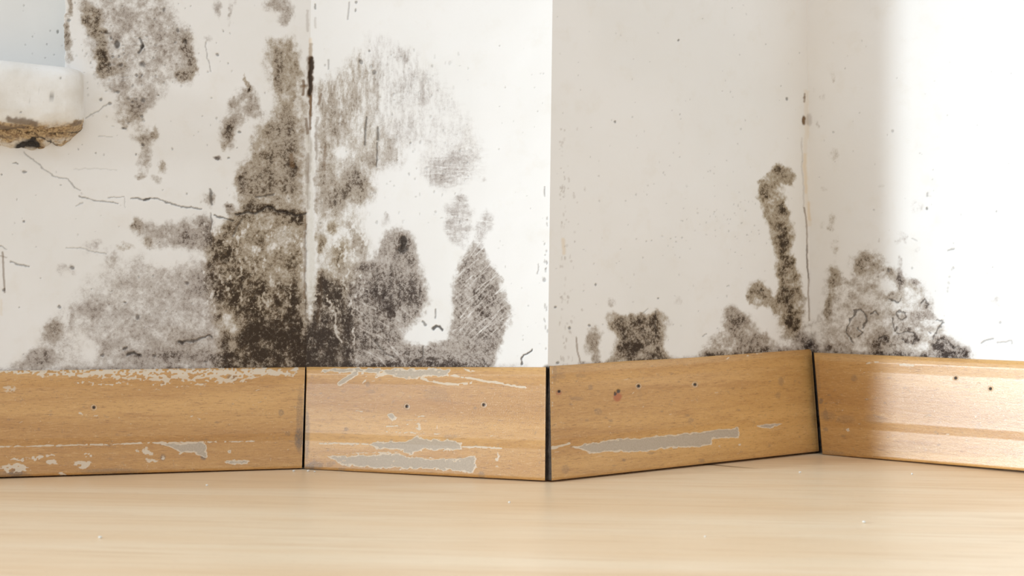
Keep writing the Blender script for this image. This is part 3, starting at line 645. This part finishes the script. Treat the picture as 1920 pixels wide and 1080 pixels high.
def build_board(name, tl, tr, br, bl, wear, holes, flare=None):
    """skirting board given by the four corners of its face (columns and rows); moulded profile, 12 mm thick"""
    # floor row under each bottom corner gives the depth
    dl = floor_depth(bl[1] + 0.0); dr = floor_depth(br[1] + 0.0)
    Lb = W(bl[0], bl[1], dl); Rb = W(br[0], br[1], dr)
    Lt = W(tl[0], tl[1], dl); Rt = W(tr[0], tr[1], dr)
    gl, gr = bl[2], br[2]                       # gap between board and floor, m
    Lb[2] = gl; Rb[2] = gr
    dirv = (Rb - Lb); dirv[2] = 0; dirv /= np.linalg.norm(dirv)
    nrm = np.array([dirv[1], -dirv[0], 0.0])    # towards the room
    ang = math.atan2(dirv[1], dirv[0])
    npx = 1.5
    nc = int((br[0] - bl[0]) / npx) + 1
    v = np.linspace(0, 1, 136)
    # face profile: lower band, shallow step, main face leaning slightly, rounded top nose
    off = np.interp(v, [0, .02, .255, .275, .355, .375, .815, .835, .93, .975, 1.0], [-.0005, 0, -.0021, -.0023, -.0024, -.0026, -.0064, -.0066, -.0069, -.0080, -.0098])
    s = np.linspace(0, 1, nc)
    base = Lb[None] * (1 - s)[:, None] + Rb[None] * s[:, None]
    topp = Lt[None] * (1 - s)[:, None] + Rt[None] * s[:, None]
    G = base[None] * (1 - v)[:, None, None] + topp[None] * v[:, None, None] 
    pd = np.linalg.norm(G[..., :2], axis=-1, keepdims=True)
    cosv = -(G[..., :2] @ nrm[:2])[..., None] / pd
    G[..., :2] *= 1 - off[:, None, None] / cosv / pd
    topp = G[-1].copy()
    px = 960 + F * G[..., 0] / G[..., 1]; py = YH + F * (H - G[..., 2]) / G[..., 1]
    c = Canvas(px, py, 1.0, 3)
    for k in ('S', 'K2', 'RU', 'PI'): setattr(c, k, np.zeros(px.shape))
    wear(c)
    for hx, hy, ru in holes:
        c.ell(hx, hy, 6.5, 6.5, .20, ch='K2')
        sel = c._sel([(hx, hy)], 14); q = np.hypot(c.x[sel] - hx, c.y[sel] - hy)
        c.S[sel] = np.maximum(c.S[sel], .45 * sstep(3.2, 4.4, q) * (1 - sstep(5.0, 6.5, q)) * (0 if ru else 1))
        acc(c.PI, sel, 1 - sstep(2.2, 3.6, q))
    back = TH + .002
    Vb = (base - nrm * back)[None]; Vt = (topp - nrm * back)[None]
    V = np.concatenate([Vb, G, Vt], 0); nr = V.shape[0]
    fq = quads(nr, nc).tolist()
    allv = V.reshape(-1, 3)
    # close the back and both ends with quads
    i0 = 0; iN = (nr - 1) * nc
    bq = [[i0 + j + 1, i0 + j, iN + j, iN + j + 1] for j in range(nc - 1)]
    me_faces = np.array(fq + bq, dtype=np.int32)
    o = mesh_obj(name, allv, me_faces, board_material(name + '_veneer', ang))
    o.data.materials.append(ENDS)
    bm = bmesh.new(); bm.from_mesh(o.data)
    bm.verts.ensure_lookup_table()
    for col in (0, nc - 1):
        for i in range(1, nr - 1):
            bm.faces.new((bm.verts[col], bm.verts[i * nc + col], bm.verts[(i + 1) * nc + col]))
    for f_ in bm.faces:
        if len(f_.verts) == 3: f_.smooth = False; f_.material_index = 1
    bm.to_mesh(o.data); bm.free()
    A = np.zeros((nr, nc, 4), np.float32)
    A[1:-1, :, 0] = c.S; A[1:-1, :, 1] = c.K2; A[1:-1, :, 2] = c.PI; A[1:-1, :, 3] = c.RU
    A[-1, :, :] = A[-2, :, :]; A[0, :, 1] = .6
    set_attr(o, 'wear', A.reshape(-1, 4))
    o['kind'] = 'structure'
    # nails sunk in the face
    for hx, hy, ru in holes:
        k = np.argmin((px - hx) ** 2 + (py - hy) ** 2); pt = G.reshape(-1, 3)[k]
        add_nail(o, pt, nrm, ru)
    return o

ENDS = simple('dark_raw_edge', (.03, .02, .014), .9, (.07, .05, .035), 500)
NAIL = simple('dark_nail', (.02, .016, .014), .45, (.05, .03, .02), 900)
NAIL_R = simple('rusty_nail', (.07, .022, .012), .7, (.02, .01, .008), 900)
def add_nail(parent, pt, nrm, rusty):
    bm = bmesh.new()
    q = Vector(nrm).to_track_quat('Z', 'Y')
    prof = [(0.0, .00022), (.00035, .0002), (.0006, .00008), (.00078, -.00012), (.0007, -.0006), (.0004, -.0008), (.0004, -.006), (0, -.0066)]
    rings = []
    for r_, h_ in prof:
        if r_ == 0: rings.append([bm.verts.new(Vector(pt) + q @ Vector((0, 0, h_)))])
        else: rings.append([bm.verts.new(Vector(pt) + q @ Vector((r_ * math.cos(a), r_ * 1.15 * math.sin(a), h_))) for a in [i * math.tau / 12 for i in range(12)]])
    for a, b in zip(rings, rings[1:]):
        for i in range(12):
            j = (i + 1) % 12
            if len(a) == 1: bm.faces.new((a[0], b[i], b[j]))
            elif len(b) == 1: bm.faces.new((a[i], b[0], a[j]))
            else: bm.faces.new((a[i], b[i], b[j], a[j]))
    me = bpy.data.meshes.new('nail'); bm.to_mesh(me); bm.free()
    for f_ in me.polygons: f_.use_smooth = True
    me.materials.append(NAIL_R if rusty else NAIL)
    o = bpy.data.objects.new('nail', me); C.objects.link(o); o.parent = parent
    if rusty: o['label'] = 'rusty nail head'
    return o

G1 = .0008
build_board('baseboard_left', (-170, 699.1), (572, 690.5), (566, 880.2, G1), (-170, 903.4, .0012), wear_1, [(176, 764, 0)])
build_board('baseboard_centre_left', (574.5, 690), (1023.5, 690.5), (1021.8, 904.5, .0010), (570.5, 880.2, .0004), wear_2, [(763, 762, 0), (907, 759, 0)])
build_board('baseboard_centre_right', (1030.5, 688.5), (1521, 653), (1535.5, 850.5, .0016), (1034.5, 905, .0012), wear_3, [(1048, 734, 1), (1197, 724, 0), (1303, 721, 0)])
build_board('baseboard_right', (1526, 663), (2110, 687), (2110, 905.5, .0022), (1542, 852.6, .0003), wear_4, [(1792, 709, 0), (1857, 729, 0)])

# ------------------------------------------------------------------ window ledge
def ledge_material():
    m = NT('ledge_paint')
    S, _, K, R = m.attr('wear')
    n1 = m.noise(40, 5, .6); n2 = m.noise(500, 4, .7)
    c = m.mix(m.rng(n1, .35, .7), (.82, .81, .78), (.70, .67, .61))
    c = m.mix(m.math('MULTIPLY', m.rng(n2, .62, .75), .4), c, (.45, .38, .30))
    br = m.mix(m.rng(n2, .35, .62), (.20, .11, .04), (.56, .41, .22))
    c = m.mix(S, c, br); c = m.mix(R, c, (.17, .12, .08)); c = m.mix(K, c, (.012, .008, .005))
    m.l(c, m.b.inputs['Base Color']); m.b.inputs['Roughness'].default_value = .55
    h = m.math('ADD', n1, m.math('MULTIPLY', n2, m.math('ADD', m.math('MULTIPLY', S, .9), .12)))
    m.bump(m.math('SUBTRACT', h, K), .5, .0012)
    return m.m

def build_ledge():
    # centre line follows the wall; the section is a rounded slab; the right end is rounded off
    xs = list(np.linspace(-170, 120, 150)) + [120 + 37 * math.sin(a) for a in np.linspace(.03, math.pi / 2, 34)]
    nth = 120
    V = []; U = []
    dwl, dwr = floor_depth(Lp[1]) + TH * 1.3, floor_depth(A_[1]) + TH * 1.3
    for i, x in enumerate(xs):
        t = (x - Lp[0]) / (574 - Lp[0])
        # depth of plaster at this column: straight line in plan
        xl_, xr_ = (Lp[0] - 960) / F, (574 - 960) / F
        k = (x - 960) / F
        t = (k * dwl - xl_ * dwl) / ((xr_ * dwr - xl_ * dwl) - k * (dwr - dwl))
        dw = dwl + (dwr - dwl) * t
        e = 0 if x <= 120 else (x - 120) / 37.0
        rnd_ = math.sqrt(max(0, 1 - e * e))
        ytop = 113 + (x) * 15 / 140 + (0 if e == 0 else 0)
        ybot = 240 - x * .01
        cy = (ytop + ybot) / 2; hy = (ybot - ytop) / 2
        proj = .024
        for j in range(nth):
            a = math.tau * j / nth
            ca, sa = math.cos(a), math.sin(a)
            sq = lambda q, pw: math.copysign(abs(q) ** pw, q)
            yy = cy - hy * sq(sa, .55) * (.80 + .20 * rnd_ if e else 1)
            dd = dw - proj * (.55 + .45 * sq(ca, .7)) * (.25 + .75 * rnd_)  if ca > 0 else dw - proj * .55 * (.25 + .75 * rnd_) - (-sq(ca, .7)) * -.02
            V.append(W(x, yy, dd)); U.append((x, yy))
    V = np.array(V); n = len(xs)
    P = np.array(U); c = Canvas(P[:, 0].copy(), P[:, 1].copy(), 1.0, 8)
    idx = np.arange(n * nth).reshape(n, nth)
    fq = np.stack([idx[:-1, :], np.roll(idx, -1, 1)[:-1, :], np.roll(idx, -1, 1)[1:, :], idx[1:, :]], -1).reshape(-1, 4)
    # crumble the underside
    low = sstep(226, 240, c.y + 1.0 * (c.wy - c.y) + .02 * c.x)
    crumb = (fbm(c.x, c.y + V[:, 1] * 9000, 22, 22, 61, 4, .6) - .35)
    V[:, 2] -= low * np.clip(crumb, -.1, .6) * .004 * np.clip((150 - c.x) / 60, 0, 1)
    V[:, 1] += .0012 * (fbm(c.x, c.y, 50, 30, 62, 3) - .5)
    for k in ('S', 'K2', 'RU'): setattr(c, k, np.zeros(c.x.shape))
    c.S = np.clip(low, 0, 1) * .9
    c.line([(-60,246),(0,232),(40,238),(110,243),(157,228)], 5, .8, 'S', .9)
    c.line([(18,224),(34,228),(68,232)], 7.5, .85, 'RU', .8); c.line([(0,236),(20,238),(45,240)], 4.5, .85, 'RU', .8); c.line([(134,234),(150,230)], 4, .75, 'RU', .6)
    c.line([(20,252),(60,262)], 8, .5, 'K', .9)
    c.line([(-10,240),(30,243),(70,241),(120,247),(152,235)], 2.0, .7, 'K', .9)
    for a in [(114,148,2,2),(98,182,4,2),(40,34,2,2),(55,194,6,2),(20,170,2,2),(75,170,2,2),(38,210,2,2)]: c.ell(*a, .5, ch='K')
    o = mesh_obj('window_ledge', V, fq, ledge_material())
    bm = bmesh.new(); bm.from_mesh(o.data); bm.verts.ensure_lookup_table()
    bm.faces.new([bm.verts[j] for j in range(nth)][::-1]); bm.faces.new([bm.verts[(n - 1) * nth + j] for j in range(nth)])
    bmesh.ops.recalc_face_normals(bm, faces=bm.faces[:])
    bm.to_mesh(o.data); bm.free()
    set_attr(o, 'wear', np.stack([c.S, np.zeros(c.x.shape), c.K, c.RU], -1))
    o['label'] = 'white painted window ledge with rounded end and crumbling brown underside on the left wall'
    o['category'] = 'window ledge'
    return o, c
ledge, _ = build_ledge()

# crumbling render that hangs under the ledge, brown with a black hollow
def build_crumble():
    import random
    random.seed(5)
    xs = np.linspace(-40, 150, 150); n2 = 26
    V = []
    prof_b = lambda x: np.interp(x, [-40, 0, 20, 38, 60, 78, 95, 112, 122, 140, 150], [282, 268, 274, 272, 277, 274, 262, 270, 264, 246, 238])
    U = []
    for x in xs:
        d0 = .945 - .0
        xl_, xr_ = (Lp[0] - 960) / F, (574 - 960) / F; k = (x - 960) / F
        dwl, dwr = floor_depth(Lp[1]) + TH * 1.3, floor_depth(A_[1]) + TH * 1.3
        t = (k * dwl - xl_ * dwl) / ((xr_ * dwr - xl_ * dwl) - k * (dwr - dwl)); dw = dwl + (dwr - dwl) * t
        for j in range(n2):
            v = j / (n2 - 1)
            y = 226 + (prof_b(x) - 226) * v
            V.append(W(x, y, dw + .0008 - .019 * (1 - v) ** .8 * math.sqrt(max(0, min(1, (152 - x) / 30))))); U.append((x, y))
    V = np.array(V); P = np.array(U); c = Canvas(P[:, 0].copy(), P[:, 1].copy(), 1.0, 9)
    V[:, 1] -= .005 * (fbm(c.x, c.y, 18, 9, 71, 4, .65) - .5)
    V[:, 2] += .002 * (fbm(c.x, c.y, 14, 10, 72, 3, .65) - .5)
    c.RU = np.zeros(c.x.shape); c.S = np.clip(.95 - .75 * sstep(.45, .6, fbm(c.x, c.y, 26, 8, 73, 3)) * sstep(250, 262, c.y), 0, 1)
    c.line([(34,270),(48,264),(60,260),(70,268)], 9, 1.0, 'K', .2); c.line([(40,268),(66,268)], 8, 1.0, 'K', .2); c.line([(60,254),(80,256),(92,262),(106,268)], 4, .95, 'K', .7); c.line([(0,240),(40,244),(90,248),(130,246),(156,236)], 2.5, .75, 'K', .9)
    c.line([(-10,252),(20,256)], 3, .6, 'RU', .9)
    V[:, 1] += c.K * .0012
    n = len(xs)
    fq = quads(n, n2)
    o = mesh_obj('crumbled_render', V, fq, ledge.data.materials[0], ledge)
    m = o.modifiers.new('thickness', 'SOLIDIFY'); m.thickness = .002; m.offset = 1
    set_attr(o, 'wear', np.stack([c.S, np.zeros(c.x.shape), c.K, c.RU], -1))
    o['label'] = 'broken brown render with a black hollow'
build_crumble()

# ------------------------------------------------------------------ crumbs of plaster
CRUMB = simple('plaster_crumb', (.80, .79, .75), .9, (.62, .60, .54), 900)
def crumb(px, py, size, label, z=0.0, depth=None, seed=0):
    d = depth if depth else floor_depth(py)
    p = W(px, py, d)
    if depth is None: p[2] = size * .32
    bm = bmesh.new(); bmesh.ops.create_icosphere(bm, subdivisions=3, radius=1)
    r = np.random.RandomState(seed); k = r.normal(size=(6, 3))
    for v in bm.verts:
        n = Vector(v.co).normalized(); f = 1
        for q in k: f -= .16 * max(0, n.dot(Vector(q).normalized()) - .45) * 2.2
        f += .05 * math.sin(7 * n.x + 3 * n.y) * math.cos(6 * n.z)
        v.co = Vector((n.x * f * size * .6, n.y * f * size * .5, max(n.z * f, -.75) * size * .42))
    me = bpy.data.meshes.new('plaster_crumb'); bm.to_mesh(me); bm.free(); me.materials.append(CRUMB)
    o = bpy.data.objects.new('plaster_crumb', me); C.objects.link(o)
    o.location = p; o.rotation_euler = (0, 0, seed * 1.3)
    o['label'] = label; o['category'] = 'crumb'; o['group'] = 'crumbs of plaster lying about'
for i, a in enumerate([
    (1620, 981, .0019, 'white plaster crumb on the blurred floor in front of the right corner'),
    (188, 1009, .0017, 'white plaster crumb on the blurred floor at far left'),
    (955, 943, .0013, 'small white plaster crumb on floor in front of the projecting corner'),
    (1500, 887, .0016, 'grey white crumb on floor by the gap of the right inner corner'),
    (1322, 1007, .0011, 'tiny pale crumb on floor midway below the long scraped skirting'),
    (1710, 890, .0016, 'flat pale crumb on floor before the shiny right skirting'),
    (388, 911, .0014, 'pale crumb on floor before the left skirting board'),
    (578, 884.5, .0019, 'grey crumb at the foot of the left inner corner joint'),
    (590, 885.5, .0014, 'small crumb just right of the left inner corner joint'),
    (551, 884.5, .0018, 'grey crumb just left of the left inner corner joint')]):
    crumb(a[0], a[1], a[2], a[3], seed=i + 1)
